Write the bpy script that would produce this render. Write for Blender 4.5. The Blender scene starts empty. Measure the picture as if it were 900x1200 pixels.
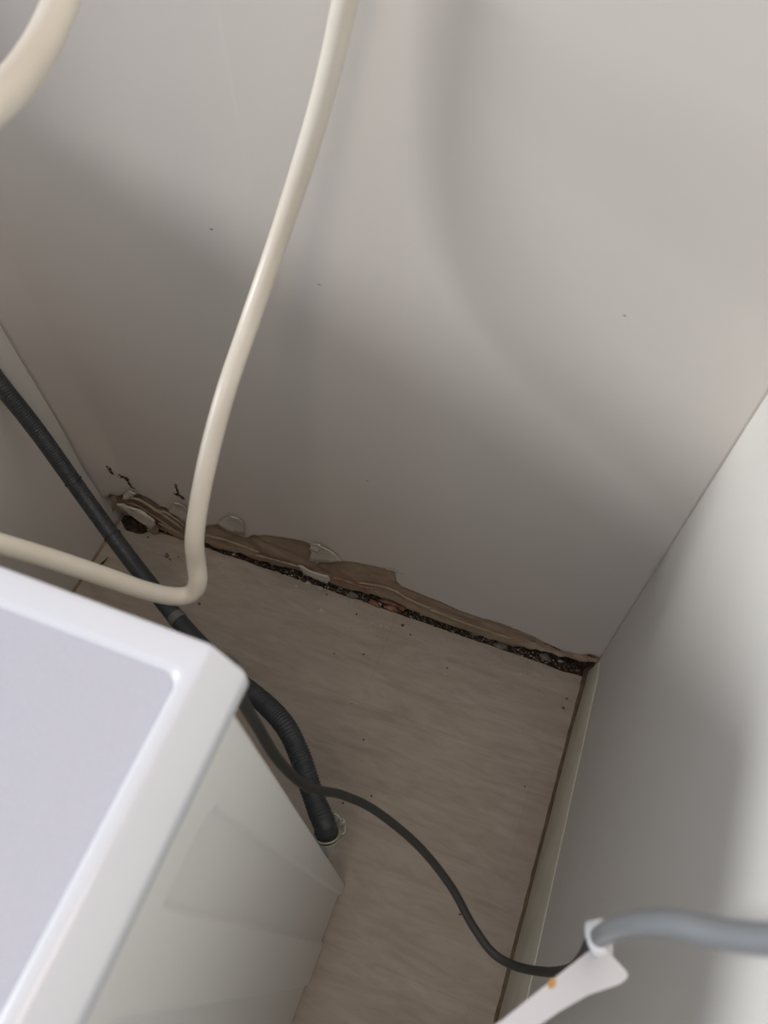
import bpy, bmesh, math, random
from mathutils import Vector, Matrix, noise
random.seed(7)
D = bpy.data
SC = bpy.context.scene
COL = SC.collection
V = Vector

# ------------------------------------------------------------------ camera
RIGHT = V((0.9354, 0.3534, -0.0077)); DOWN = V((0.2990, -0.8027, -0.5160)); FWD = V((-0.1885, 0.4804, -0.8566))
CAM = V((0.674, -0.483, 1.16)); F = 926.45           # focal length in pixels of the 900x1200 frame
cd = D.cameras.new('camera'); cam = D.objects.new('camera', cd); COL.objects.link(cam)
m = Matrix((RIGHT, -DOWN, -FWD)).transposed().to_4x4(); m.translation = CAM
cam.matrix_world = m
cd.sensor_fit = 'VERTICAL'; cd.sensor_height = 36; cd.sensor_width = 27; cd.lens = F/1200*36
cd.clip_start = 0.01
cd.dof.use_dof = True; cd.dof.focus_distance = 1.15; cd.dof.aperture_fstop = 8.5
SC.camera = cam

# ------------------------------------------------------------------ world, lights, exposure
SC.view_settings.view_transform = 'Standard'; SC.view_settings.look = 'None'
SC.view_settings.gamma = 1; SC.view_settings.use_curve_mapping = False
SC.view_settings.exposure = 0.10
w = D.worlds.new('daylight'); SC.world = w; w.use_nodes = True
bg = w.node_tree.nodes['Background']
bg.inputs[0].default_value = (0.62, 0.76, 1.0, 1); bg.inputs[1].default_value = 0.54
sd = D.lights.new('sun', 'SUN'); sun = D.objects.new('sun', sd); COL.objects.link(sun)
sd.energy = 2.0; sd.angle = math.radians(15); sd.color = (0.97, 0.98, 1.0)
SUN_DIR = V((0.229, 0.088, -0.084))
sun.rotation_euler = SUN_DIR.to_track_quat('-Z', 'Y').to_euler(); sun.location = (-1.5, -1, 2)
ad = D.lights.new('warm_fill_light', 'AREA'); al = D.objects.new('warm_fill_light', ad); COL.objects.link(al)  # added warm fill to brighten the upper wall; no lamp is known here
ad.size = 0.5; ad.energy = 8; ad.color = (1.0, 0.77, 0.63)
al.location = (0.75, -0.75, 2.2); al.rotation_euler = (math.radians(12), 0, 0)

# ------------------------------------------------------------------ helpers
def ray(px, py):
    return RIGHT*(px-450) + DOWN*(py-600) + FWD*F
def at(px, py, ax, v):                       # where the view ray through a pixel meets the plane axis = v
    d = ray(px, py); return CAM + d*((v-CAM[ax])/d[ax])
def deep(px, py, dist):                      # a point at a given depth
    return CAM + ray(px, py)*(dist/F)

def tag(o, label=None, cat=None, group=None, kind=None):
    if label: o['label'] = label
    if cat: o['category'] = cat
    if group: o['group'] = group
    if kind: o['kind'] = kind
    return o
def empty(name, loc, label, cat, group=None):
    o = D.objects.new(name, None); COL.objects.link(o); o.location = loc; o.empty_display_size = .03
    return tag(o, label, cat, group)
bpy_update = bpy.context.view_layer.update
def obj(name, bm, mat, parent=None, smooth=True, loc=None):
    """links a bmesh as one object; vertices are given in world space unless loc is set"""
    me = D.meshes.new(name)
    bmesh.ops.recalc_face_normals(bm, faces=bm.faces)
    bm.to_mesh(me); bm.free()
    if smooth:
        for p in me.polygons: p.use_smooth = True
    me.materials.append(mat)
    o = D.objects.new(name, me); COL.objects.link(o)
    if parent:
        o.parent = parent
        off = V(parent.location)
        pp = parent.parent
        while pp: off += V(pp.location); pp = pp.parent
        me.transform(Matrix.Translation(-off))
    elif loc is not None:
        me.transform(Matrix.Translation(-V(loc))); o.location = loc
    return o
def sharp(o, deg=35):
    me = o.data
    for p in me.polygons: p.use_smooth = True
    me.set_sharp_from_angle(angle=math.radians(deg))
    return o
def catmull(pts, n=12):
    out = []
    P = [pts[0]*2-pts[1]] + list(pts) + [pts[-1]*2-pts[-2]]
    for i in range(1, len(P)-2):
        for k in range(n):
            t = k/n; a, b, c, d = P[i-1], P[i], P[i+1], P[i+2]
            out.append(.5*((2*b)+(-a+c)*t+(2*a-5*b+4*c-d)*t*t+(-a+3*b-3*c+d)*t**3))
    out.append(P[-2].copy())
    return out
def resample(pts, step):
    out = [pts[0].copy()]; acc = 0
    for a, b in zip(pts, pts[1:]):
        L = (b-a).length
        if L < 1e-9: continue
        pos = step-acc
        while pos <= L:
            out.append(a.lerp(b, pos/L)); pos += step
        acc = (acc+L) % step
    return out
def tube(bm, pts, rad, seg=16, cap=True):
    """sweeps a circle; rad is a number or a function of arc length and index"""
    n = len(pts); s = 0; rings = []
    t0 = (pts[1]-pts[0]).normalized()
    u = t0.orthogonal().normalized()
    for i in range(n):
        t = (pts[min(i+1, n-1)]-pts[max(i-1, 0)]).normalized()
        u = (u - t*u.dot(t)).normalized(); v = t.cross(u)
        if i: s += (pts[i]-pts[i-1]).length
        r = rad(s, i) if callable(rad) else rad
        rings.append([bm.verts.new(pts[i]+(u*math.cos(a)+v*math.sin(a))*r) for a in [2*math.pi*k/seg for k in range(seg)]])
    for a, b in zip(rings, rings[1:]):
        for k in range(seg):
            bm.faces.new((a[k], a[(k+1) % seg], b[(k+1) % seg], b[k]))
    if cap:
        bm.faces.new(rings[0][::-1]); bm.faces.new(rings[-1])
    return bm
def box(bm, a, b):
    x0, y0, z0 = a; x1, y1, z1 = b
    vs = [bm.verts.new(p) for p in ((x0,y0,z0),(x1,y0,z0),(x1,y1,z0),(x0,y1,z0),(x0,y0,z1),(x1,y0,z1),(x1,y1,z1),(x0,y1,z1))]
    for f in ((0,3,2,1),(4,5,6,7),(0,1,5,4),(1,2,6,5),(2,3,7,6),(3,0,4,7)): bm.faces.new([vs[i] for i in f])
    return bm
def bbox(a, b, r=.003, seg=2):
    bm = box(bmesh.new(), a, b)
    if r: bmesh.ops.bevel(bm, geom=bm.edges[:], offset=r, segments=seg, affect='EDGES', profile=.6)
    return bm
def lump(bm, c, r, sq=(1, 1, 1), n=14):
    t = bmesh.new()
    for i in range(n):
        v = V((random.gauss(0, 1), random.gauss(0, 1), random.gauss(0, 1))).normalized()*r*random.uniform(.75, 1.1)
        t.verts.new((v.x*sq[0], v.y*sq[1], v.z*sq[2]))
    h = bmesh.ops.convex_hull(t, input=t.verts[:])
    bmesh.ops.delete(t, geom=[g for g in h['geom_interior'] if isinstance(g, bmesh.types.BMVert)], context='VERTS')
    mp = {}
    for v in t.verts: mp[v] = bm.verts.new(v.co + V(c))
    for f in t.faces: bm.faces.new([mp[v] for v in f.verts])
    t.free(); return bm
def slab(front, thick_vec, bm=None):
    """a closed plate from an outline and a thickness vector"""
    bm = bm or bmesh.new()
    a = [bm.verts.new(p) for p in front]; b = [bm.verts.new(V(p)+thick_vec) for p in front]
    bm.faces.new(a); bm.faces.new(b[::-1])
    for i in range(len(a)):
        j = (i+1) % len(a); bm.faces.new((a[j], a[i], b[i], b[j]))
    return bm

# ------------------------------------------------------------------ materials
def mat(name, col, rough=.5, spec=.5, bump=None, var=None, coat=0, metal=0, stretch=(1,1,1)):
    """bump=(scale,strength,detail); var=(scale, other colour, contrast low, high)"""
    mt = D.materials.new(name); mt.use_nodes = True
    nt = mt.node_tree; N = nt.nodes; L = nt.links; b = N['Principled BSDF']
    b.inputs['Base Color'].default_value = (*col, 1); b.inputs['Roughness'].default_value = rough
    b.inputs['Specular IOR Level'].default_value = spec; b.inputs['Coat Weight'].default_value = coat
    b.inputs['Metallic'].default_value = metal
    g = N.new('ShaderNodeNewGeometry'); mp = N.new('ShaderNodeMapping'); mp.inputs['Scale'].default_value = stretch
    L.new(g.outputs['Position'], mp.inputs['Vector'])
    if var:
        n = N.new('ShaderNodeTexNoise'); n.inputs['Scale'].default_value = var[0]; n.inputs['Detail'].default_value = 6
        L.new(mp.outputs[0], n.inputs['Vector'])
        r = N.new('ShaderNodeValToRGB'); r.color_ramp.elements[0].position = var[2]; r.color_ramp.elements[1].position = var[3]
        r.color_ramp.elements[0].color = (*col, 1); r.color_ramp.elements[1].color = (*var[1], 1)
        L.new(n.outputs[0], r.inputs[0]); L.new(r.outputs[0], b.inputs['Base Color'])
    if bump:
        n2 = N.new('ShaderNodeTexNoise'); n2.inputs['Scale'].default_value = bump[0]; n2.inputs['Detail'].default_value = bump[2]
        L.new(mp.outputs[0], n2.inputs['Vector'])
        bp = N.new('ShaderNodeBump'); bp.inputs['Strength'].default_value = bump[1]; bp.inputs['Distance'].default_value = .002
        L.new(n2.outputs[0], bp.inputs['Height']); L.new(bp.outputs[0], b.inputs['Normal'])
    return mt
M = {}
M['wall'] = mat('wall_paint', (.71, .67, .615), .55, .3, (55, .10, 3), (3.0, (.68, .64, .585), .35, .7))
M['wall_side'] = mat('side_wall_paint', (.75, .73, .68), .6, .3, (60, .12, 3), (4.0, (.72, .70, .65), .35, .7))
M['edge'] = mat('broken_plaster_edge', (.62, .58, .50), .9, .1, (300, .4, 4))
M['flake'] = mat('paint_flake', (.66, .63, .56), .6, .3, (200, .15, 4), (90, (.50, .46, .38), .5, .8))
M['brown'] = mat('torn_brown_paper', (.32, .235, .165), .85, .15, (160, .5, 6), (38, (.45, .355, .265), .38, .74), stretch=(.5, 1, 1.3))
M['rust'] = mat('rust_stained_plaster', (.30, .14, .085), .85, .2, (250, .6, 6), (120, (.45, .30, .21), .4, .7))
M['board'] = mat('soft_board_core', (.40, .32, .235), .9, .1, (220, .6, 6), (120, (.50, .42, .32), .45, .75), stretch=(.4, 1, 1))
M['dark'] = mat('near_black_mottle', (.045, .036, .027), .9, .1, (300, .8, 6), (150, (.14, .11, .08), .42, .72))  # near-black mottled tone for the gap surfaces and hose joint rings
M['grit'] = mat('dark_grit', (.08, .07, .055), .9, .2, None, (300, (.26, .235, .19), .42, .68))
M['chip'] = mat('white_plaster_chip', (.62, .60, .55), .85, .2, None, (300, (.40, .37, .31), .5, .8))
M['mould'] = mat('black_mould', (.05, .047, .035), .9, .1, None, (260, (.22, .20, .15), .42, .7))
M['greygrit'] = mat('grey_mortar', (.20, .19, .165), .9, .1, (300, .5, 5), (200, (.34, .33, .30), .45, .75))
M['gapline'] = mat('olive_brown_sealant', (.19, .145, .085), .8, .2, (200, .4, 5), (60, (.28, .225, .14), .4, .75))
M['joint'] = mat('dusty_joint', (.30, .235, .155), .9, .1, (200, .4, 5), (60, (.40, .33, .25), .4, .75))
M['base'] = mat('skirting_paint', (.66, .64, .53), .6, .3, (120, .1, 3), (20, (.59, .57, .46), .4, .7))
M['cream'] = mat('cream_plastic', (.78, .73, .62), .38, .5, (90, .04, 2), (9, (.72, .66, .54), .45, .75))
M['hose'] = mat('dark_grey_plastic', (.036, .042, .046), .42, .5, None, (40, (.052, .058, .06), .4, .7))
M['band'] = mat('grey_print_band', (.16, .16, .155), .6, .3)
M['cord'] = mat('grey_cord', (.043, .043, .037), .5, .45)
M['cordlit'] = mat('lit_grey_cord', (.20, .21, .215), .38, .5)  # lit copy of the cord grey: light on the near end put into colour
M['tagp'] = mat('white_label_paper', (.90, .91, .92), .45, .4, (200, .05, 2))
M['orange'] = mat('orange_stain', (.75, .36, .10), .7, .2, None, (500, (.85, .60, .30), .4, .7))
M['enamel'] = mat('white_enamel', (.90, .89, .85), .34, .45, (14, .03, 2))
M['top'] = mat('white_worktop_plastic', (.74, .76, .79), .25, .5, coat=.2)
M['panel'] = mat('worktop_laminate', (.58, .59, .65), .35, .5, (500, .06, 2), (900, (.55, .56, .62), .4, .6))
M['backp'] = mat('rear_cover_steel', (.50, .50, .49), .45, .5)
M['glass'] = mat('door_glass', (.05, .05, .06), .1, .6)
M['clamp'] = mat('dull_zinc', (.42, .42, .33), .4, .5, metal=.5)
M['splinter'] = mat('brown_wood', (.10, .06, .035), .8, .2)
M['frame'] = mat('window_frame_paint', (.80, .80, .78), .4, .4)

# floor: sheet vinyl printed with pale streaked wood and faint seams
def floor_material():
    mt = D.materials.new('streaked_beige_vinyl'); mt.use_nodes = True
    nt = mt.node_tree; N = nt.nodes; L = nt.links; b = N['Principled BSDF']
    b.inputs['Roughness'].default_value = .5; b.inputs['Specular IOR Level'].default_value = .3
    g = N.new('ShaderNodeNewGeometry')
    mp = N.new('ShaderNodeMapping'); mp.inputs['Scale'].default_value = (1.0, 4.2, 1); mp.inputs['Rotation'].default_value = (0, 0, math.radians(10))
    L.new(g.outputs['Position'], mp.inputs['Vector'])
    n1 = N.new('ShaderNodeTexNoise'); n1.inputs['Scale'].default_value = 7; n1.inputs['Detail'].default_value = 8; n1.inputs['Distortion'].default_value = 1.1; n1.inputs['Roughness'].default_value = .62
    L.new(mp.outputs[0], n1.inputs['Vector'])
    r1 = N.new('ShaderNodeValToRGB'); e = r1.color_ramp.elements
    e[0].position = .30; e[0].color = (.41, .355, .285, 1); e[1].position = .72; e[1].color = (.555, .495, .41, 1)
    x = e.new(.5); x.color = (.475, .42, .345, 1)
    L.new(n1.outputs[0], r1.inputs[0])
    n2 = N.new('ShaderNodeTexNoise'); n2.inputs['Scale'].default_value = 30; n2.inputs['Detail'].default_value = 4; n2.inputs['Distortion'].default_value = .6
    L.new(mp.outputs[0], n2.inputs['Vector'])
    r2 = N.new('ShaderNodeValToRGB'); r2.color_ramp.elements[0].position = .35; r2.color_ramp.elements[1].position = .62
    r2.color_ramp.elements[0].color = (.91, .905, .90, 1); r2.color_ramp.elements[1].color = (1, 1, 1, 1)
    L.new(n2.outputs[0], r2.inputs[0])
    mx = N.new('ShaderNodeMix'); mx.data_type = 'RGBA'; mx.blend_type = 'MULTIPLY'; mx.inputs[0].default_value = 1
    L.new(r1.outputs[0], mx.inputs[6]); L.new(r2.outputs[0], mx.inputs[7])
    # faint printed plank seams
    br = N.new('ShaderNodeTexBrick'); br.offset = .42
    br.inputs['Color1'].default_value = (1, 1, 1, 1); br.inputs['Color2'].default_value = (.95, .94, .93, 1); br.inputs['Mortar'].default_value = (.90, .89, .87, 1)
    br.inputs['Scale'].default_value = 1; br.inputs['Mortar Size'].default_value = .0016; br.inputs['Mortar Smooth'].default_value = 1
    br.inputs['Brick Width'].default_value = .46; br.inputs['Row Height'].default_value = .155
    mp2 = N.new('ShaderNodeMapping'); mp2.inputs['Location'].default_value = (-.045, .0, 0)
    L.new(g.outputs['Position'], mp2.inputs['Vector']); L.new(mp2.outputs[0], br.inputs['Vector'])
    mx2 = N.new('ShaderNodeMix'); mx2.data_type = 'RGBA'; mx2.blend_type = 'MULTIPLY'; mx2.inputs[0].default_value = 1
    L.new(mx.outputs[2], mx2.inputs[6]); L.new(br.outputs[0], mx2.inputs[7]); L.new(mx2.outputs[2], b.inputs['Base Color'])
    bp = N.new('ShaderNodeBump'); bp.inputs['Strength'].default_value = .12; bp.inputs['Distance'].default_value = .001
    L.new(n2.outputs[0], bp.inputs['Height']); L.new(bp.outputs[0], b.inputs['Normal'])
    return mt
M['floor'] = floor_material()

# ------------------------------------------------------------------ setting
XR = .812                                     # right wall plane
TOPZ = 2.3
YF = -1.7                                     # open front of the alcove
bm = bmesh.new(); top_ = []; bot_ = []
for i in range(241):                          # the vinyl ends in a slightly ragged edge at the torn wall
    x = -.12+(XR+.22)*i/240; y = -.0015-.017*math.exp(-((x-.034)/.026)**4)+.0022*noise.noise(V((x*28, 1, 1)))+.0013*noise.noise(V((x*110, 4, 1)))
    top_.append(bm.verts.new((x, y, 0))); bot_.append(bm.verts.new((x, y+.001, -.03)))
ft = [bm.verts.new(p) for p in ((-.12, YF, 0), (XR+.10, YF, 0))]; fb = [bm.verts.new(p) for p in ((-.12, YF, -.03), (XR+.10, YF, -.03))]
bm.faces.new([ft[0], ft[1]]+top_[::-1]); bm.faces.new(([fb[0], fb[1]]+bot_[::-1])[::-1])
for i in range(240): bm.faces.new((top_[i], top_[i+1], bot_[i+1], bot_[i]))
bm.faces.new((ft[1], ft[0], fb[0], fb[1])); bm.faces.new((top_[-1], ft[1], fb[1], bot_[-1])); bm.faces.new((ft[0], top_[0], bot_[0], fb[0]))
fl = obj('floor', bm, M['floor'], smooth=False)
tag(fl, kind='structure')
wr = obj('wall_right', box(bmesh.new(), (XR, YF, -.05), (XR+.10, .12, TOPZ)), M['wall_side'], smooth=False)
tag(wr, kind='structure')

# left wall with the window opening the daylight comes through
SILL, HEAD, WY0, WY1 = .80, 2.05, -1.35, -.07
bm = bmesh.new()
box(bm, (-.12, YF, -.05), (0, .12, SILL)); box(bm, (-.12, YF, HEAD), (0, .12, TOPZ))
box(bm, (-.12, YF, SILL), (0, WY0, HEAD)); box(bm, (-.12, WY1, SILL), (0, .12, HEAD))
wl = obj('wall_left', bm, M['wall_side'], smooth=False); tag(wl, kind='structure')
win = D.objects.new('window_1', None); COL.objects.link(win); win.location = (-.06, WY0, SILL); tag(win, kind='structure')
for a, b in (((-.08, WY0, SILL), (-.04, WY1, SILL+.03)), ((-.08, WY0, HEAD-.03), (-.04, WY1, HEAD)),
             ((-.08, WY0, SILL+.03), (-.04, WY0+.03, HEAD-.03)), ((-.08, WY1-.03, SILL+.03), (-.04, WY1, HEAD-.03))):
    obj('window_frame', box(bmesh.new(), a, b), M['frame'], win, smooth=False)

# ---- back wall: plaster face with a jagged torn lower edge, rounded into the left corner
TORN = [(128,577),(133,574),(140,579),(148,576),(156,579),(165,580),(171,583),(176,585),(183,590),(187,594),(195,596),(199,600),(204,606),(211,612),(218,613),
        (226,615),(237,616),(250,615),(257,614),(263,618),(268,623),(280,627),(290,630),(295,627),(312,627),(332,630),(345,632),(356,635),(362,637),(366,642),(364,650),
        (361,658),(375,659),(398,658),(410,659),(422,661),(437,664),(450,667),(463,668),(454,673),(462,681),(471,688),(484,693),(496,698),(507,702),(520,707),(539,716),(562,724),(587,731),
        (605,738),(624,746),(645,757),(660,763),(680,767),(690,766),(699,768)]
torn = []
for q in TORN:
    p = at(*q, 1, 0); torn.append((min(max(p.x, 0.0), XR), max(p.z, .012)))
mono = [(0.0, torn[0][1])]
for t in torn:                                # keep the contour running left to right
    if 0 < t[0] < XR: mono.append((max(t[0], mono[-1][0]+.0012), t[1]))
torn = mono + [(XR, .085)]
# refine with little irregularities
fine = []
for (x0, z0), (x1, z1) in zip(torn, torn[1:]):
    k = max(1, int(math.hypot(x1-x0, z1-z0)/.004))
    for i in range(k):
        t = i/k; x = x0+(x1-x0)*t; z = z0+(z1-z0)*t
        fine.append((x, z + (.0022*noise.noise(V((x*160, 1, 3))) if 0 < x < XR else 0)))
fine.append(torn[-1])
def wall_y(x, z):                             # corner cove and the slight bulge of the plaster skin
    c = .062
    y = 0
    if x < c:
        t = 1-x/c; y -= .012*t**1.15
    y += -.0035*math.exp(-((z-.17)/.05)**2)*math.exp(-((x-.06)/.10)**2)
    y += .0016*noise.noise(V((x*5, z*5, 0)))
    return y
bm = bmesh.new()
ZS = [0, .004, .012, .03, .05, .08, .12, .17, .24, .32, .42, .55, .7, .9, 1.15, 1.5, 1.9]
cols = []
for x, z in fine:
    col = []
    for dz in ZS:
        zz = z+dz if dz < .1 else max(z+dz*.999, z+.09+(dz-.1))
        col.append(bm.verts.new((x, wall_y(x, zz), zz)))
    col.append(bm.verts.new((x, wall_y(x, TOPZ), TOPZ)))
    cols.append(col)
for a, b in zip(cols, cols[1:]):
    for k in range(len(a)-1):
        bm.faces.new((a[k], b[k], b[k+1], a[k+1]))
wb = obj('wall_back', bm, M['wall'])
md = wb.modifiers.new('thickness', 'SOLIDIFY'); md.thickness = .0035; md.offset = 1
for p in wb.data.polygons:
    pass
# make sure the thickness goes into the wall (y+)
if sum(p.normal.y for p in wb.data.polygons) > 0: wb.data.flip_normals()
md.offset = -1
tag(wb, kind='structure')
core = obj('wall_core', box(bmesh.new(), (-.02, .032, -.05), (XR+.02, .12, TOPZ)), M['dark'], wb, smooth=False)

# the torn brown paper layer: hangs from behind the paint, swells into a ridge, folds back under
RIDGE = [(128,590),(150,600),(175,612),(200,624),(215,629),(240,634),(265,642),(285,648),(300,654),(324,661),(349,665),(370,674),(388,681),(410,688),(437,694),(455,700),
         (471,706),(496,717),(520,727),(545,735),(568,743),(590,751),(613,757),(628,758),(640,761),(655,766),(667,769),(680,771),(699,773)]
ridge = []
for q in RIDGE:
    p = at(*q, 1, 0); ridge.append((p.x, p.z))
def interp(tb, x):
    if x <= tb[0][0]: return tb[0][1]
    for (a, za), (b, zb) in zip(tb, tb[1:]):
        if x <= b:
            return za+(zb-za)*((x-a)/(b-a) if b > a else 0)
    return tb[-1][1]
def torn_z(x):
    zs = []
    for (a, za), (b, zb) in zip(torn, torn[1:]):
        if min(a, b)-1e-6 <= x <= max(a, b)+1e-6:
            zs.append(za+(zb-za)*((x-a)/(b-a) if abs(b-a) > 1e-6 else 0))
    return max(zs) if zs else .08
bm = bmesh.new(); rows = []
NX = 330
for i in range(NX+1):
    x = XR*i/NX
    zt = torn_z(x)+.012; zr = interp(ridge, x); zr = min(zr, zt-.003)
    zr += .0035*noise.noise(V((x*45, 2, 0)))+.002*noise.noise(V((x*140, 7, 0)))
    r = []
    amp = 1.25 if x < .14 else .9
    for k in range(13):
        t = k/12
        z = zt+(zr-zt)*t
        y = .006-.010*t**1.4
        y += amp*(.0035*noise.noise(V((x*22, z*130, 1)))+.002*noise.noise(V((x*70, z*260, 5))))*min(1, 3*t)
        r.append(bm.verts.new((x, min(y, .0062), z)))
    for dy, dz in ((.004, -.004), (.011, -.005), (.020, -.003), (.030, .0)):
        r.append(bm.verts.new((x, -.004+dy, zr+dz+.0015*noise.noise(V((x*90, dy*200, 2))))))
    rows.append(r)
for a, b in zip(rows, rows[1:]):
    for k in range(len(a)-1): bm.faces.new((a[k], b[k], b[k+1], a[k+1]))
tp = obj('torn_paper_layer', bm, M['brown'], wb); tag(tp, 'torn brown paper layer exposed along the foot of the wall')

# backing at the foot of the wall seen inside the black gap
bm = bmesh.new(); rows = []
for i in range(201):
    x = -.01+(XR+.02)*i/200
    rows.append([bm.verts.new((x, y, -.008+.003*noise.noise(V((x*70, y*300, 6)))+.002*noise.noise(V((x*230, y*500, 6))))) for y in (-.030, -.015, -.003, .002, .006, .010, .014, .019, .025, .034)])
for a, b in zip(rows, rows[1:]):
    for k in range(9): bm.faces.new((a[k], b[k], b[k+1], a[k+1]))
obj('gap_bed', bm, M['dark'], wb)
bm = bmesh.new(); rows = []
for i in range(161):
    x = XR*i/160; r = []
    for k in range(7):
        z = -.002+.085*k/6
        r.append(bm.verts.new((x, .016+.010*noise.noise(V((x*30, z*60, 9)))+.004*noise.noise(V((x*110, z*200, 4))), z)))
    rows.append(r)
for a, b in zip(rows, rows[1:]):
    for k in range(6): bm.faces.new((a[k], b[k], b[k+1], a[k+1]))
obj('gap_backing', bm, M['dark'], wb)

# folded paper layers in the left corner (long creased strips)
def strip(pts, width, th, mt, name, up=V((0, -.25, 1)), parent=wb, crinkle=.0012):
    """a crinkled band that follows points with a given width"""
    path = resample(catmull(pts, 10), .003); bm = bmesh.new(); rows = []
    L = len(path)
    for i, p in enumerate(path):
        e = math.sin(math.pi*min(max((i+.6)/L, 0), 1))**.45
        wv = width*e*(1+.35*noise.noise(V((i*.31, width*900, 1))))
        r = []
        for k in range(5):
            s = k/4-.5
            q = p+up.normalized()*wv*s + V((0, -.25*width*math.cos(math.pi*s)+crinkle*noise.noise(V((i*.5, k*1.7, width*500))), 0))
            r.append(bm.verts.new(q))
        rows.append(r)
    for a, b in zip(rows, rows[1:]):
        for k in range(4): bm.faces.new((a[k], b[k], b[k+1], a[k+1]))
    o = obj(name, bm, mt, parent)
    m2 = o.modifiers.new('thickness', 'SOLIDIFY'); m2.thickness = th; m2.offset = 0
    return o
def w(px, py, y): return at(px, py, 1, y)
for pts, wd, mt in (
    ([(150,582),(165,586),(180,595),(200,608),(216,620)], .012, 'board'),
    ([(147,588),(163,593),(178,603),(192,612),(214,626)], .010, 'brown'),
    ([(184,597),(196,601),(210,610),(217,616)], .010, 'board'),
    ([(186,612),(197,618),(208,624),(218,630)], .008, 'board'),
    ([(237,626),(262,632),(285,640),(305,647)], .010, 'board'),
    ([(300,650),(330,658),(352,664)], .007, 'board'),
    ([(388,676),(405,680),(420,686),(440,690)], .008, 'rust'),
    ([(420,682),(455,689),(480,702),(505,713)], .007, 'board'),
    ([(505,714),(540,728),(575,740),(600,748)], .006, 'board')):
    strip([w(a, b, -.006) for a, b in pts], wd, .001, M[mt], 'torn_strip')

# paint and plaster flakes that still cling to the wall
def flake(pix, y0, dirn=(0, -1, 0), curl=.006, th=.0014, name='paint_flake', mt='flake', label=None, axis=None):
    """outline in pixels on the wall, subdivided and curled outwards"""
    pts = [w(a, b, y0) for a, b in pix]
    c = sum(pts, V())/len(pts)
    bm = bmesh.new(); f = bm.faces.new([bm.verts.new(p) for p in pts])
    bmesh.ops.triangulate(bm, faces=bm.faces[:])
    bmesh.ops.subdivide_edges(bm, edges=bm.edges[:], cuts=3, use_grid_fill=True)
    R_ = max((p-c).length for p in pts)
    for v in bm.verts:
        d = (v.co-c)
        s = (d.dot(V(axis))/R_) if axis else d.length/R_
        v.co += V(dirn)*(curl*max(0, s)**2) + V((0, -1, 0))*(.0012*noise.noise(v.co*220))
    o = obj(name, bm, M[mt], wb)
    m2 = o.modifiers.new('thickness', 'SOLIDIFY'); m2.thickness = th; m2.offset = 0
    if label: o['label'] = label
    return o
flake([(138,588),(146,590),(155,598),(164,597),(172,602),(182,609),(183,614),(178,617),(170,612),(160,607),(150,599),(143,593)], -.013, curl=.004, th=.004, name='plaster_flake', label='long pale plaster flake hanging in the left corner')
flake([(145,579),(152,575),(160,577),(157,581),(150,584),(145,583)], -.008, curl=.003, th=.002)
flake([(197,600),(201,590),(206,583),(213,584),(218,590),(220,612),(211,612),(204,606)], -.005, axis=(0, 0, 1), curl=.012, label='crumpled pale paint flake behind the cream pipe')
flake([(254,614),(264,606),(274,599),(281,602),(285,610),(287,627),(276,626),(268,623)], -.003, axis=(0, 0, 1), curl=.010)
flake([(361,658),(365,648),(364,640),(373,637),(382,640),(392,648),(400,658),(385,659)], -.003, axis=(0, 0, 1), curl=.013, label='white triangular paint flake bent out from the wall')
flake([(363,642),(366,637),(375,636),(378,641),(373,647),(368,645)], -.014, curl=.004, th=.0016)
flake([(350,662),(355,664),(361,668),(370,671),(384,675),(387,679),(384,683),(374,679),(364,675),(356,672)], -.010, axis=(0, 0, -1), curl=.006, th=.0016, label='pale curled paint edge over the black gap')
flake([(450,666),(463,668),(476,672),(463,670)], -.001, axis=(1, 0, 0), curl=.002, th=.0006, mt='edge')
flake([(130,583),(134,580),(137,586),(136,593),(133,598),(131,592)], -.014, curl=.002, th=.002, mt='board', name='torn_strip')
flake([(166,607),(174,611),(184,617),(186,622),(180,624),(173,618)], -.010, curl=.002, th=.003, mt='board', name='torn_strip')

# mould patches and split paint above the tear
def crack(pts, wd):
    wd *= 1.7 if wd > .0012 else 1
    path = resample(catmull([at(a, b, 1, -.001) for a, b in pts], 6), .0012)
    bm = bmesh.new(); n = len(path)
    for i, p in enumerate(path):
        for k in range(2 if wd > .0012 else 1):
            e = wd*(.35+.65*abs(noise.noise(V((i*.45, k*3.3, wd*999))))*1.8)
            x = p.x+random.gauss(0, wd*.35); z = p.z+random.gauss(0, wd*.3)
            lump(bm, (x, wall_y(x, z)-.0002, z), e*.75, (1, .25, 1.1), 9)
    return obj('mould_crack', bm, M['mould'], wb)
crack([(128,544),(131,548),(134,553)], .0022); crack([(133,552),(130,558)], .001)
crack([(143,557),(147,558),(151,563)], .0032); crack([(151,564),(154,570),(158,573)], .0022)
crack([(205,567),(207,572),(209,580)], .0016); crack([(206,579),(212,581),(214,585)], .0028)
crack([(276,598),(280,602),(284,603)], .0012); crack([(284,602),(287,612),(287,626)], .0006)
crack([(690,769),(695,770),(702,774)], .003); crack([(638,755),(645,757),(655,762)], .0015)
crack([(622,752),(627,752)], .0013); crack([(600,744),(612,750),(620,755)], .0012)
crack([(159,562),(182,570),(200,574),(222,574)], .0005)

# small nicks on the wall and the faint mark
for px, py in ((732,370), (431,563), (248,268), (374,333)):
    p = at(px, py, 1, 0); bm = bmesh.new(); lump(bm, (p.x, wall_y(p.x, p.z), p.z), .0011, (2.2, .4, .8), 10)
    obj('nick', bm, M['greygrit'], wb)

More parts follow.
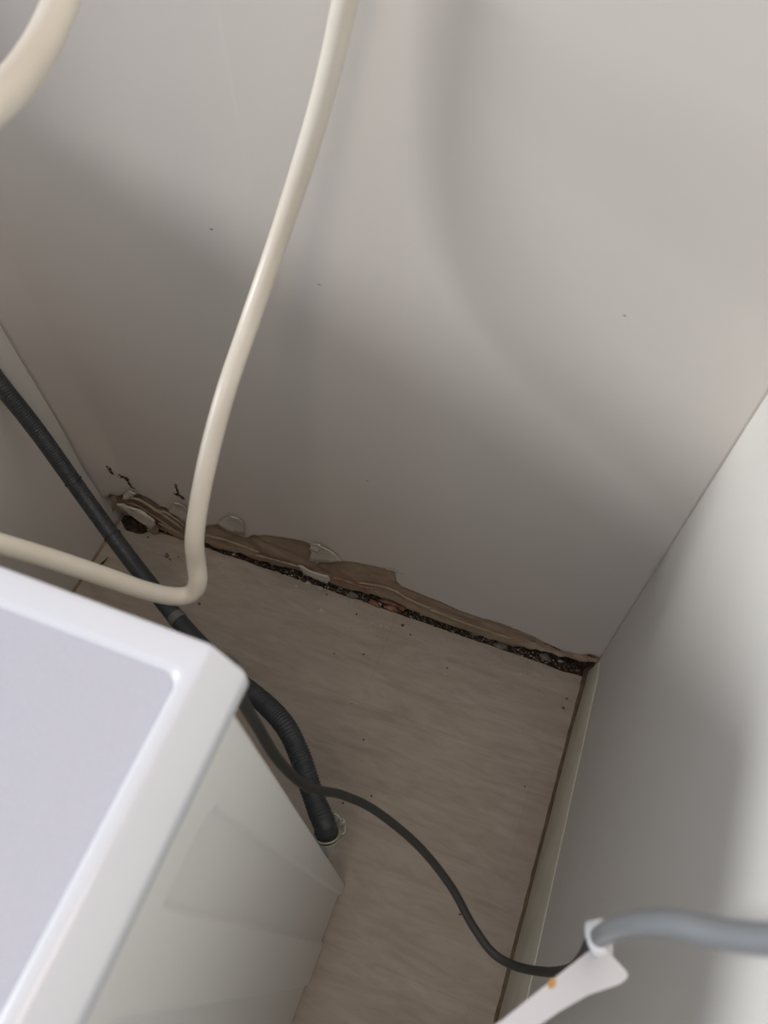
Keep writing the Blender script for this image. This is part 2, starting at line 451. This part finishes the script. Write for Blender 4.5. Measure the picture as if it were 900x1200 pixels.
# ---- right wall foot: sealant line and painted skirting
bm = bmesh.new(); rows = []
n = 150
for i in range(n+1):
    y = max(-.010 - 1.7*i/n, YF)
    zt = .105+.17*min(abs(min(y, 0)), .6)
    zb = .030+.004*noise.noise(V((y*25, 3, 1)))+.0028*noise.noise(V((y*110, 5, 1)))
    if y > -.10: zb += .020*(1+y/.10)
    zt -= .018*max(0, 1+y/.035)
    xs = XR-.006
    rows.append([bm.verts.new(p) for p in ((XR+.002, y, zb), (xs, y, zb), (xs-.0008, y, zb+.003), (XR-.0022, y, zt-.002), (XR-.0010, y, zt), (XR+.002, y, zt+.001))])
for a, b in zip(rows, rows[1:]):
    for k in range(5): bm.faces.new((a[k], b[k], b[k+1], a[k+1]))
br_ = obj('baseboard_right', bm, M['base']); tag(br_, kind='structure'); sharp(br_, 40)
bm = bmesh.new(); rows = []
for i in range(n+1):
    y = max(.012-1.7*i/n, YF); j = .0012*noise.noise(V((y*60, 8, 2)))
    rows.append([bm.verts.new(p) for p in ((XR-.008+j, y, .0003), (XR-.006+j, y, .003), (XR-.0025+j, y, .022), (XR-.001, y, .045))])
for a, b in zip(rows, rows[1:]):
    for k in range(3): bm.faces.new((a[k], b[k], b[k+1], a[k+1]))
o = obj('trim_1', bm, M['gapline']); tag(o, kind='structure')
# brown joint between floor and left wall
bm = bmesh.new(); rows = []
for i in range(n+1):
    y = max(.012-1.7*i/n, YF); j = .001*noise.noise(V((y*60, 18, 2)))
    rows.append([bm.verts.new(p) for p in ((.0035+j, y, .0004), (.0018+j, y, .002), (.0005, y, .005))])
for a, b in zip(rows, rows[1:]):
    for k in range(2): bm.faces.new((a[k], b[k], b[k+1], a[k+1]))
o = obj('trim_2', bm, M['joint']); tag(o, kind='structure')

# ------------------------------------------------------------------ rubble along the gap
bm = bmesh.new()
for i in range(900):
    x = random.uniform(.05, XR-.012); y = random.uniform(.001, .016); r = random.choice((.0010, .0014, .0020, .0030))
    lump(bm, (x, y, -.006+r*.5+.25*max(0, y-.004)), r, (1.2, 1, .8), 7)
o = obj('dark_rubble', bm, M['grit'], smooth=False); tag(o, 'dark gritty rubble lying in the black gap under the torn wall', 'rubble', kind='stuff')
bm = bmesh.new()
spots = [(.08, .03), (.33, .03), (.345, .03), (.39, .03), (.41, .03), (.61, .03), (.645, .02), (.70, .03), (.74, .02), (.53, .02)]
for i in range(240):
    c = random.choice(spots); x = min(max(random.gauss(c[0], c[1]), .06), XR-.02); y = random.uniform(-.008, .012); r = random.choice((.0006, .0009, .0013, .0018))
    lump(bm, (x, y, r*.5 if y < -.003 else -.002+.25*max(0, y)), r, (1.2, 1, .8), 7)
o = obj('plaster_crumbs', bm, M['chip'], smooth=False); tag(o, 'tiny white plaster crumbs scattered along the black gap', 'crumbs', kind='stuff')
bm = bmesh.new()
for i in range(260):
    x = random.uniform(.04, XR-.03); y = -abs(random.gauss(0, .035))-.004; r = random.choice((.0004, .0006, .0008))
    lump(bm, (x, y, r*.4), r, (1.2, 1, .6), 6)
o = obj('floor_dust', bm, M['grit'], smooth=False); tag(o, 'fine dark grit sprinkled on the floor near the torn wall', 'grit', kind='stuff')

LAB = {(333,699): 'small white chip on the floor just below the curled paint edge', (348,687): 'pale chip touching the gap edge left of the curled paint edge',
       (258,654): 'tiny white chip nearest the cream pipe bend', (274,650): 'bright white chip against the gap right of the cream pipe',
       (522,790): 'lone white chip on the floor beside a dark speck, towards the right', (304,698): 'small white chip on open floor right of the pipe bend',
       (426,767): 'dark speck alone in the middle of the floor', (524,783): 'dark speck beside the lone white chip', (402,941): 'dark speck just under the grey cord near the hose end',
       (435,933): 'dark speck just above the arch of the grey cord', (615,922): 'dark speck on the floor halfway along the right skirting', (472,733): 'largest dark speck below the rusty plaster',
       (481,744): 'dark speck just below the largest one under the rusty plaster', (383,697): 'dark speck by the gap under the curled paint edge',
       (174,630): 'dark speck in the left corner under the long plaster flake', (209,653): 'dark speck beside the brown dirt clump', (234,708): 'black speck just right of the cream pipe bend',
       (660,830): 'dark speck on the floor near the right corner', (664,819): 'smaller dark speck just above the one near the right corner', (539,1072): 'dark speck touching the lower loop of the grey cord'}
def pebble(px, py, r, mt, name, label, cat, group=None, sq=(1.2, 1, .7), y=None, z=None):
    p = at(px, py, 2, 0)
    if y is not None: p = at(px, py, 1, y)
    if z is not None: p.z = z
    bm = bmesh.new(); c = V((p.x, p.y, p.z+r*sq[2]*.8))
    lump(bm, c, r, sq, 18)
    o = obj(name, bm, M[mt], smooth=False, loc=(p.x, p.y, p.z)); return tag(o, label, cat, group)
for px, py, r in ((333,699,.0022), (348,687,.003), (258,654,.0018), (274,650,.003), (436,730,.0018), (446,734,.002), (453,735,.0018), (522,790,.0015), (304,698,.0014)):
    pebble(px, py, r, 'chip', 'plaster_chip', LAB.get((px, py), 'tiny white plaster chip lying on the beige floor before the torn wall'), 'plaster chip', 'white plaster chips on the floor')
pebble(377, 715, .0042, 'chip', 'plaster_chip', 'largest pale plaster chip lying alone on the floor', 'plaster chip', sq=(1.3, 1, .5))
for px, py, r in ((426,767,.0018), (524,783,.0018), (426,867,.0016), (402,941,.0017), (435,933,.0016), (615,922,.0014), (412,825,.0014), (418,720,.0018), (472,733,.0026),
                  (481,744,.002), (383,697,.0016), (174,630,.002), (209,653,.0014), (234,708,.0026), (660,830,.0024), (664,819,.0018), (539,1072,.0016), (392,766,.0013)):
    pebble(px, py, r, 'grit', 'dirt_speck', LAB.get((px, py), 'tiny dark dirt speck on the open beige floor'), 'dirt speck', 'dark specks on the floor')
# lumps of mortar and plaster in the gap
for px, py, r, mt, lab in ((573,746,.0075,'chip','white plaster lump in the gap, larger of the two white ones'), (600,756,.0055,'chip','smaller white plaster lump in the gap, nearer the right corner'),
                           (556,743,.008,'greygrit','grey mortar lump in the gap left of the white lumps'), (586,757,.009,'greygrit','flat grey mortar lump between the two white lumps'),
                           (640,772,.009,'greygrit','grey mortar lump in the gap nearest the right corner'), (657,776,.0035,'chip','small pale chip by the grey lump near the right corner'),
                           (412,699,.009,'greygrit','grey mortar lump in the gap left of the rusty plaster'), (361,684,.0045,'chip','pale crumb in the gap under the curled paint edge'),
                           (375,690,.004,'chip','pale crumb at the right end of the curled paint edge'), (444,709,.004,'chip','small white crumb at the foot of the rusty plaster'),
                           (178,622,.006,'chip','pale plaster lump under the torn paper at left'), (214,626,.0035,'chip','small white crumb beside the cream pipe bend')):
    pebble(px, py, r, mt, 'mortar_lump', lab, 'rubble lump', sq=(1.4, .8, .6), z=0.001)
bm = bmesh.new()
for px, py, r in ((440,707,.009), (452,703,.012), (462,706,.012), (470,712,.008), (458,713,.009)):
    p = at(px, py, 2, .006); p.y = max(min(p.y, .010), -.001); lump(bm, p, r, (1.5, .6, .8), 22)
o = obj('rusty_plaster', bm, M['rust'], loc=(.5, 0, 0)); tag(o, 'reddish brown crumbling plaster clump filling the middle of the gap', 'plaster clump')
# dull smudge and the splinter by the left wall
bm = bmesh.new(); p = at(197, 652, 2, 0)
for i in range(9): lump(bm, (p.x+random.gauss(0, .004), p.y+random.gauss(0, .002), .0006), .0022, (1.4, 1, .3), 8)
o = obj('dirt_clump', bm, M['greygrit'], loc=p); tag(o, 'small dull brown dirt clump on the floor left of the cream pipe bend', 'dirt')
a = at(116, 664, 2, .0015); b = deep(126, 653, (at(120, 655, 2, 0)-CAM).dot(FWD)-.018)
bm = bmesh.new(); tube(bm, [a, a.lerp(b, .35), a.lerp(b, .7)+V((.001, 0, 0)), b], lambda s, i: (.0022, .0017, .0013, .0008)[i], 6)
o = obj('wood_splinter', bm, M['splinter'], loc=a); tag(o, 'thin dark brown splinter leaning by the foot of the left wall', 'splinter')

# ------------------------------------------------------------------ washing machine
MX0, MX1, MYB, MYF = .014, .577, -.394, -.985
ma = empty('washing_machine', (.30, -.69, 0), 'white washing machine with a framed worktop at bottom left', 'washing machine')
def rrect(x0, x1, y0, y1, r, z, bm, seg=5):
    out = []
    for cx, cy, a0 in ((x1-r, y1-r, 0), (x0+r, y1-r, 90), (x0+r, y0+r, 180), (x1-r, y0+r, 270)):
        for k in range(seg+1):
            a = math.radians(a0+90*k/seg); out.append(bm.verts.new((cx+r*math.cos(a), cy+r*math.sin(a), z)))
    return out
def loft(bm, loops):
    for a, b in zip(loops, loops[1:]):
        n = len(a)
        for k in range(n): bm.faces.new((a[k], a[(k+1) % n], b[(k+1) % n], b[k]))
def wt(i, r, z, bm, ib=None):                 # a loop of the worktop; i = inset at sides, ib = inset at back
    ib = i if ib is None else ib
    return rrect(MX0+i, MX1-i, MYF+i, MYB-ib, r, z, bm)
bm = bmesh.new()
LP = [wt(.012, .002, .829, bm, .022), wt(.0, .002, .829, bm, .0045), wt(.0, .002, .8305, bm, .0035), wt(.0, .0025, .8375, bm, .003), wt(.0008, .003, .8395, bm, .0026), wt(.0118, .003, .8486, bm, .0008),
      wt(.0136, .003, .8499, bm, .0006), wt(.0152, .003, .8504, bm, .0016), wt(.0170, .004, .8503, bm, .0040), wt(.0195, .005, .8503, bm, .0125), wt(.0212, .006, .8497, bm, .0145), wt(.0228, .007, .8475, bm, .0162), wt(.0234, .007, .8458, bm, .0168), wt(.028, .007, .8458, bm, .021)]
loft(bm, LP); o = obj('worktop_frame', bm, M['top'], ma); sharp(o, 62)
bm = bmesh.new(); a = wt(.0234, .007, .8464, bm, .0168); b = wt(.0234, .007, .835, bm, .0168); loft(bm, [a, b]); bm.faces.new(a); bm.faces.new(b[::-1])
o = obj('worktop_panel', bm, M['panel'], ma); sharp(o)
tag(o, 'flat lavender grey laminate panel')

def ss(a, b, x):
    t = min(max((x-a)/(b-a), 0), 1); return t*t*(3-2*t)
def back_y(z): return -.4125+.018*(1-z/.829)
def relief(y, z):
    t = (.775-z)/.74
    l1 = -.4445+.036*t; l2 = -.4875+.016*max(0, (z < .76)*(.76-z)/.57); l3 = -.5315+.0145*t
    h = 0
    top = ss(.802, .780, z + .9*max(0, l1-.010-y)*0)
    # rounded upper edge of the pressed field
    zt = .800-18*(max(0, y-(l1-.018)))**2*1.6
    h -= .0036*ss(l1+.0012, l1-.0022, y)*ss(l2-.0022, l2+.0012, y)*ss(zt+.0006, zt-.0022, z)
    h -= .0034*ss(l3+.0006, l3-.0012, y)*ss(.80, .785, z)*ss(-.90, -.895, y)
    return h
bm = bmesh.new(); cols = []
ys = []; y = 0
fr = [0, .0015, .004, .008]+[.008+.0011*i for i in range(1, 145)]+[.17+.02*i for i in range(1, 22)]
zs = [.02+.012*i for i in range(58)]+[.71+.0012*i for i in range(1, 100)]
for d in fr:
    c = []
    for z in zs:
        y0 = back_y(z); y = y0-d
        x = MX1-.0001 - (.0015 if d == 0 else .0004 if d < .002 else 0) + relief(y, z)
        c.append(bm.verts.new((x, y, z)))
    cols.append(c)
for a, b in zip(cols, cols[1:]):
    for k in range(len(a)-1): bm.faces.new((a[k], b[k], b[k+1], a[k+1]))
obj('side_panel', bm, M['enamel'], ma)
# cabinet core, rear cover, front
bm = bmesh.new()
prof = [(.8285, -.4135), (.4, -.4038), (.02, -.3958)]
vs = []
for z, yb in prof:
    vs.append([bm.verts.new(p) for p in ((MX1-.0095, yb-.0008, z), (MX0+.001, yb-.0008, z), (MX0+.001, MYF+.012, z), (MX1-.0095, MYF+.012, z))])
for a, b in zip(vs, vs[1:]):
    for k in range(4): bm.faces.new((a[k], a[(k+1) % 4], b[(k+1) % 4], b[k]))
bm.faces.new(vs[0]); bm.faces.new(vs[-1][::-1])
obj('cabinet', bm, M['enamel'], ma, smooth=False)
obj('rear_cover', bbox((MX0+.05, -.412, .10), (MX1-.030, -.3975, .70), .005), M['backp'], ma)
for x in (MX0+.05, MX1-.05):
    for y in (-.45, MYF+.06):
        bm = bmesh.new(); tube(bm, [V((x, y, 0)), V((x, y, .008)), V((x, y, .009)), V((x, y, .022))], lambda s, i: (.020, .020, .010, .010)[i], 16)
        obj('foot', bm, M['hose'], ma)
obj('control_panel', bbox((MX0+.002, MYF-.004, .70), (MX1-.002, MYF+.013, .828), .004), M['top'], ma)
bm = bmesh.new(); cx = (MX0+MX1)/2
def ring(bm, c, R0, R1, y0, y1, seg=40):
    loops = []
    for R_, y in ((R0, y1), (R0, y0), (R1, y0), (R1, y1)):
        loops.append([bm.verts.new((c[0]+R_*math.cos(2*math.pi*k/seg), y, c[1]+R_*math.sin(2*math.pi*k/seg))) for k in range(seg)])
    loft(bm, loops+[loops[0]])
ring(bm, (cx, .42), .175, .125, MYF-.02, MYF+.013); dr = obj('door', bm, M['top'], ma); sharp(dr)
bm = bmesh.new(); tube(bm, [V((cx, MYF-.012, .42)), V((cx, MYF+.012, .42))], .126, 40); sharp(obj('door_glass', bm, M['glass'], dr))
bm = bmesh.new(); tube(bm, [V((cx+.14, MYF-.022, .755)), V((cx+.14, MYF-.003, .755))], .024, 28); sharp(obj('dial', bm, M['top'], ma))
obj('detergent_drawer', bbox((MX0+.02, MYF-.008, .715), (MX0+.17, MYF-.003, .80), .002), M['top'], ma)

# ------------------------------------------------------------------ cream pipe that hangs in a loop
def pipe(pixels, name, rad, label, extra0=(), extra1=()):
    pts = list(extra0)+[deep(*q) for q in pixels]+list(extra1)
    path = resample(catmull(pts, 14), .006)
    bm = bmesh.new(); tube(bm, path, lambda s, i: rad*(1+.012*math.sin(s*55)), 20)
    return obj(name, bm, M['cream'], loc=pts[0]), path
o, pathA = pipe([(425,-70,.437), (405,0,.465), (388,75,.497), (368,150,.532), (343,230,.570), (316,310,.603), (290,385,.618), (266,455,.612), (248,520,.620), (235,580,.626), (228,630,.635), (230,660,.652),
          (232,680,.660), (225,695,.667), (205,699,.665), (170,692,.648), (120,675,.622), (60,655,.592), (0,637,.565), (-60,620,.545)],
         'cream_pipe', .0078, 'long thin cream plastic pipe bending sharply above the floor gap')
tag(o, 'long thin cream plastic pipe bending sharply above the dark hose', 'pipe')
# fine joint ticks on the pipe
for k in (0.0,):
    pass
o2, _ = pipe([(88,-60,.415), (76,-10,.40), (60,30,.388), (38,70,.372), (8,108,.352), (-40,148,.33)], 'cream_pipe', .0085, '')
tag(o2, 'thick blurred cream pipe curving through the top left corner', 'pipe')

# ------------------------------------------------------------------ dark corrugated drain hose
B = [(-60,372,.90), (-25,415,.92), (0,450,.94), (45,507,.985), (100,584,1.03), (150,652,1.03), (205,722,1.0), (245,766,.965), (285,803,.925), (312,826,.90), (335,852,.875), (351,885,.86), (362,918,.845), (372,946,.835), (381,968,.82), (384,984,.825)]
ptsB = [deep(*q) for q in B]
last = ptsB[-1]
pathB = resample(catmull(ptsB, 30), .0011)
hz = empty('drain_hose', last, 'thick dark grey ribbed drain hose running from the left wall to the machine back', 'hose')
n = len(pathB)
tot = n*.0011
def rB(s, i):
    u = i/n
    base = .0108 if u < .60 else .0108+.0008*ss(.60, .9, u)
    if u > .985: return base*(1-.10*(u-.985)/.015)
    smooth_zone = ss(.42, .44, u)*(1-ss(.735, .75, u))
    return base + .0007*(1-smooth_zone)*(1 if u > .7 else .55)*math.cos(2*math.pi*s/.0036)
bm = bmesh.new(); tube(bm, pathB, rB, 20); obj('ribbed_tube', bm, M['hose'], hz)
def nearest(path, px, py):
    best = None
    for i, p in enumerate(path):
        q = p-CAM; d = q.dot(FWD); u = q.dot(RIGHT)/d*F+450; v = q.dot(DOWN)/d*F+600
        e = (u-px)**2+(v-py)**2
        if best is None or e < best[0]: best = (e, i)
    return best[1]
for (px, py), hw, r, mt, nm in (((209,724), 5, .01135, 'band', 'grey_band'), ((86,564), 1, .01165, 'dark', 'joint_ring'), ((131,628), 1, .01165, 'dark', 'joint_ring')):
    i = nearest(pathB, px, py); bm = bmesh.new()
    tube(bm, pathB[i-hw:i+hw+1], r, 20); sharp(obj(nm, bm, M[mt], hz))
# spigot the hose is pushed on and the spring clamp
end = pathB[-1]; dirE = (pathB[-1]-pathB[-8]).normalized()
bm = bmesh.new(); tube(bm, [end-dirE*.012, end, end+dirE*.004+V((0, -.006, -.004)), V((end.x, -.3885, end.z-.018))], .0085, 18)
obj('outlet_spigot', bm, M['backp'], hz)
cl = empty('hose_clamp', end, 'dull metal spring clamp with two ears at the lower end of the drain hose', 'clamp')
ic = n-7; t = (pathB[ic+2]-pathB[ic-2]).normalized(); u = RIGHT - t*RIGHT.dot(t); u.normalize(); v = t.cross(u)
c = pathB[ic]
for off in (-.0022, .0022):
    bm = bmesh.new(); pts = [c+t*off+(u*math.cos(a)+v*math.sin(a))*.0134 for a in [2*math.pi*k/40 for k in range(41)]]
    tube(bm, pts, .0012, 6); obj('clamp_ring', bm, M['clamp'], cl)
q0 = deep(391, 972, .835)
for (a, b, d1) in (((392,975),(399,960),(404,963)), ((396,972),(404,968),(403,976))):
    bm = bmesh.new()
    pts = [deep(*a, .838), deep(*b, .834), deep(*d1, .832), deep(d1[0]-5, d1[1]+1, .832)]
    tube(bm, resample(catmull(pts, 6), .001), .0014, 6); obj('clamp_ear', bm, M['clamp'], cl)
bm = bmesh.new(); pts = [deep(384,996,.846), deep(392,990,.843), deep(396,978,.84), deep(396,968,.836), deep(390,956,.834), deep(395,955,.833), deep(400,962,.832)]
tube(bm, resample(catmull(pts, 8), .001), .0015, 6); obj('clamp_ear', bm, M['clamp'], cl)

# ------------------------------------------------------------------ grey power cord
Cc = [(262,775,.42), (277,803,.455), (288,828,.49), (303,853,.525), (322,885,.565), (342,908,.60), (360,922,.635), (378,927,.665), (402,932,.695), (440,950,.725), (490,991,.745), (528,1038,.75), (553,1083,.745),
      (577,1116,.735), (604,1132,.72), (640,1139,.68), (668,1136,.60), (684,1122,.49), (695,1105,.385), (715,1091,.315), (745,1083,.272), (790,1083,.245), (845,1094,.228), (905,1101,.212), (970,1096,.198), (1040,1075,.185)]
pc = [deep(*q) for q in Cc]
cord = empty('power_cord', pc[0], 'grey power cord looping over the floor and up to the right', 'power cord')
start = V((pc[0].x-.02, -.400, pc[0].z+.02))
pathC = resample(catmull([start]+pc, 16), .003)
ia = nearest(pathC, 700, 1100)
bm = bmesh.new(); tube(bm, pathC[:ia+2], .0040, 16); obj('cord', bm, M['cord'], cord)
bm = bmesh.new(); tube(bm, pathC[ia:], lambda s, i: .0043, 20); tag(obj('cord_end_lit', bm, M['cordlit'], cord), 'end of the same grey cord above the tag, painted lighter as if lit')

# ------------------------------------------------------------------ white paper cable tag wrapped round the cord
tg = empty('cable_tag', deep(697, 1100, .38), 'long white paper tag wrapped round the grey cord, with an orange spot', 'tag')
tail = [(688,1116,.372),(697,1111,.371),(704,1108,.372),(712,1114,.370),(722,1125,.366),(734,1138,.362),(736,1143,.361),(733,1148,.360),(726,1153,.359),(690,1165,.351),(655,1185,.343),(625,1206,.336),(580,1240,.325),(520,1290,.31),
        (485,1262,.305),(545,1222,.322),(588,1196,.335),(630,1162,.349),(660,1138,.360)]
pts = [deep(*q) for q in tail]
nrm = ((pts[5]-pts[1]).cross(pts[12]-pts[1])).normalized()
if nrm.dot(FWD) > 0: nrm = -nrm
pl0 = pts[5].copy()
def on_tag(a, b, lift=0):
    d = ray(a, b); return CAM + d*((pl0+nrm*lift-CAM).dot(nrm)/d.dot(nrm))
pts = [on_tag(q[0], q[1]) for q in tail]
o = obj('tag_tail', slab(pts, -nrm*.0006), M['tagp'], tg, smooth=False)
# the loop: a strip carried round the cord
i0 = nearest(pathC, 702, 1099); t = (pathC[i0+1]-pathC[i0-1]).normalized()
t = (t*.35+RIGHT*.8-DOWN*.15).normalized()
cc = pathC[i0]
bm = bmesh.new(); rows = []
uu = (RIGHT-t*RIGHT.dot(t)).normalized(); vv = t.cross(uu)
for k in range(33):
    a = 2*math.pi*k/32; rr = .0068
    rows.append([bm.verts.new(cc+t*h+(uu*math.cos(a)+vv*math.sin(a))*rr) for h in (-.0035, -.0012, .0012, .0035)])
for a, b in zip(rows, rows[1:]):
    for k in range(3): bm.faces.new((a[k], b[k], b[k+1], a[k+1]))
bmesh.ops.remove_doubles(bm, verts=bm.verts[:], dist=1e-5)
o = obj('tag_loop', bm, M['tagp'], tg); m2 = o.modifiers.new('thickness', 'SOLIDIFY'); m2.thickness = .0006; m2.offset = 1
so = [on_tag(a, b, .0003) for a, b in ((643,1150),(648,1146),(652,1148),(651,1155),(646,1159),(642,1156))]
o = obj('orange_spot', slab(so, -nrm*.0002), M['orange'], tg, smooth=False)
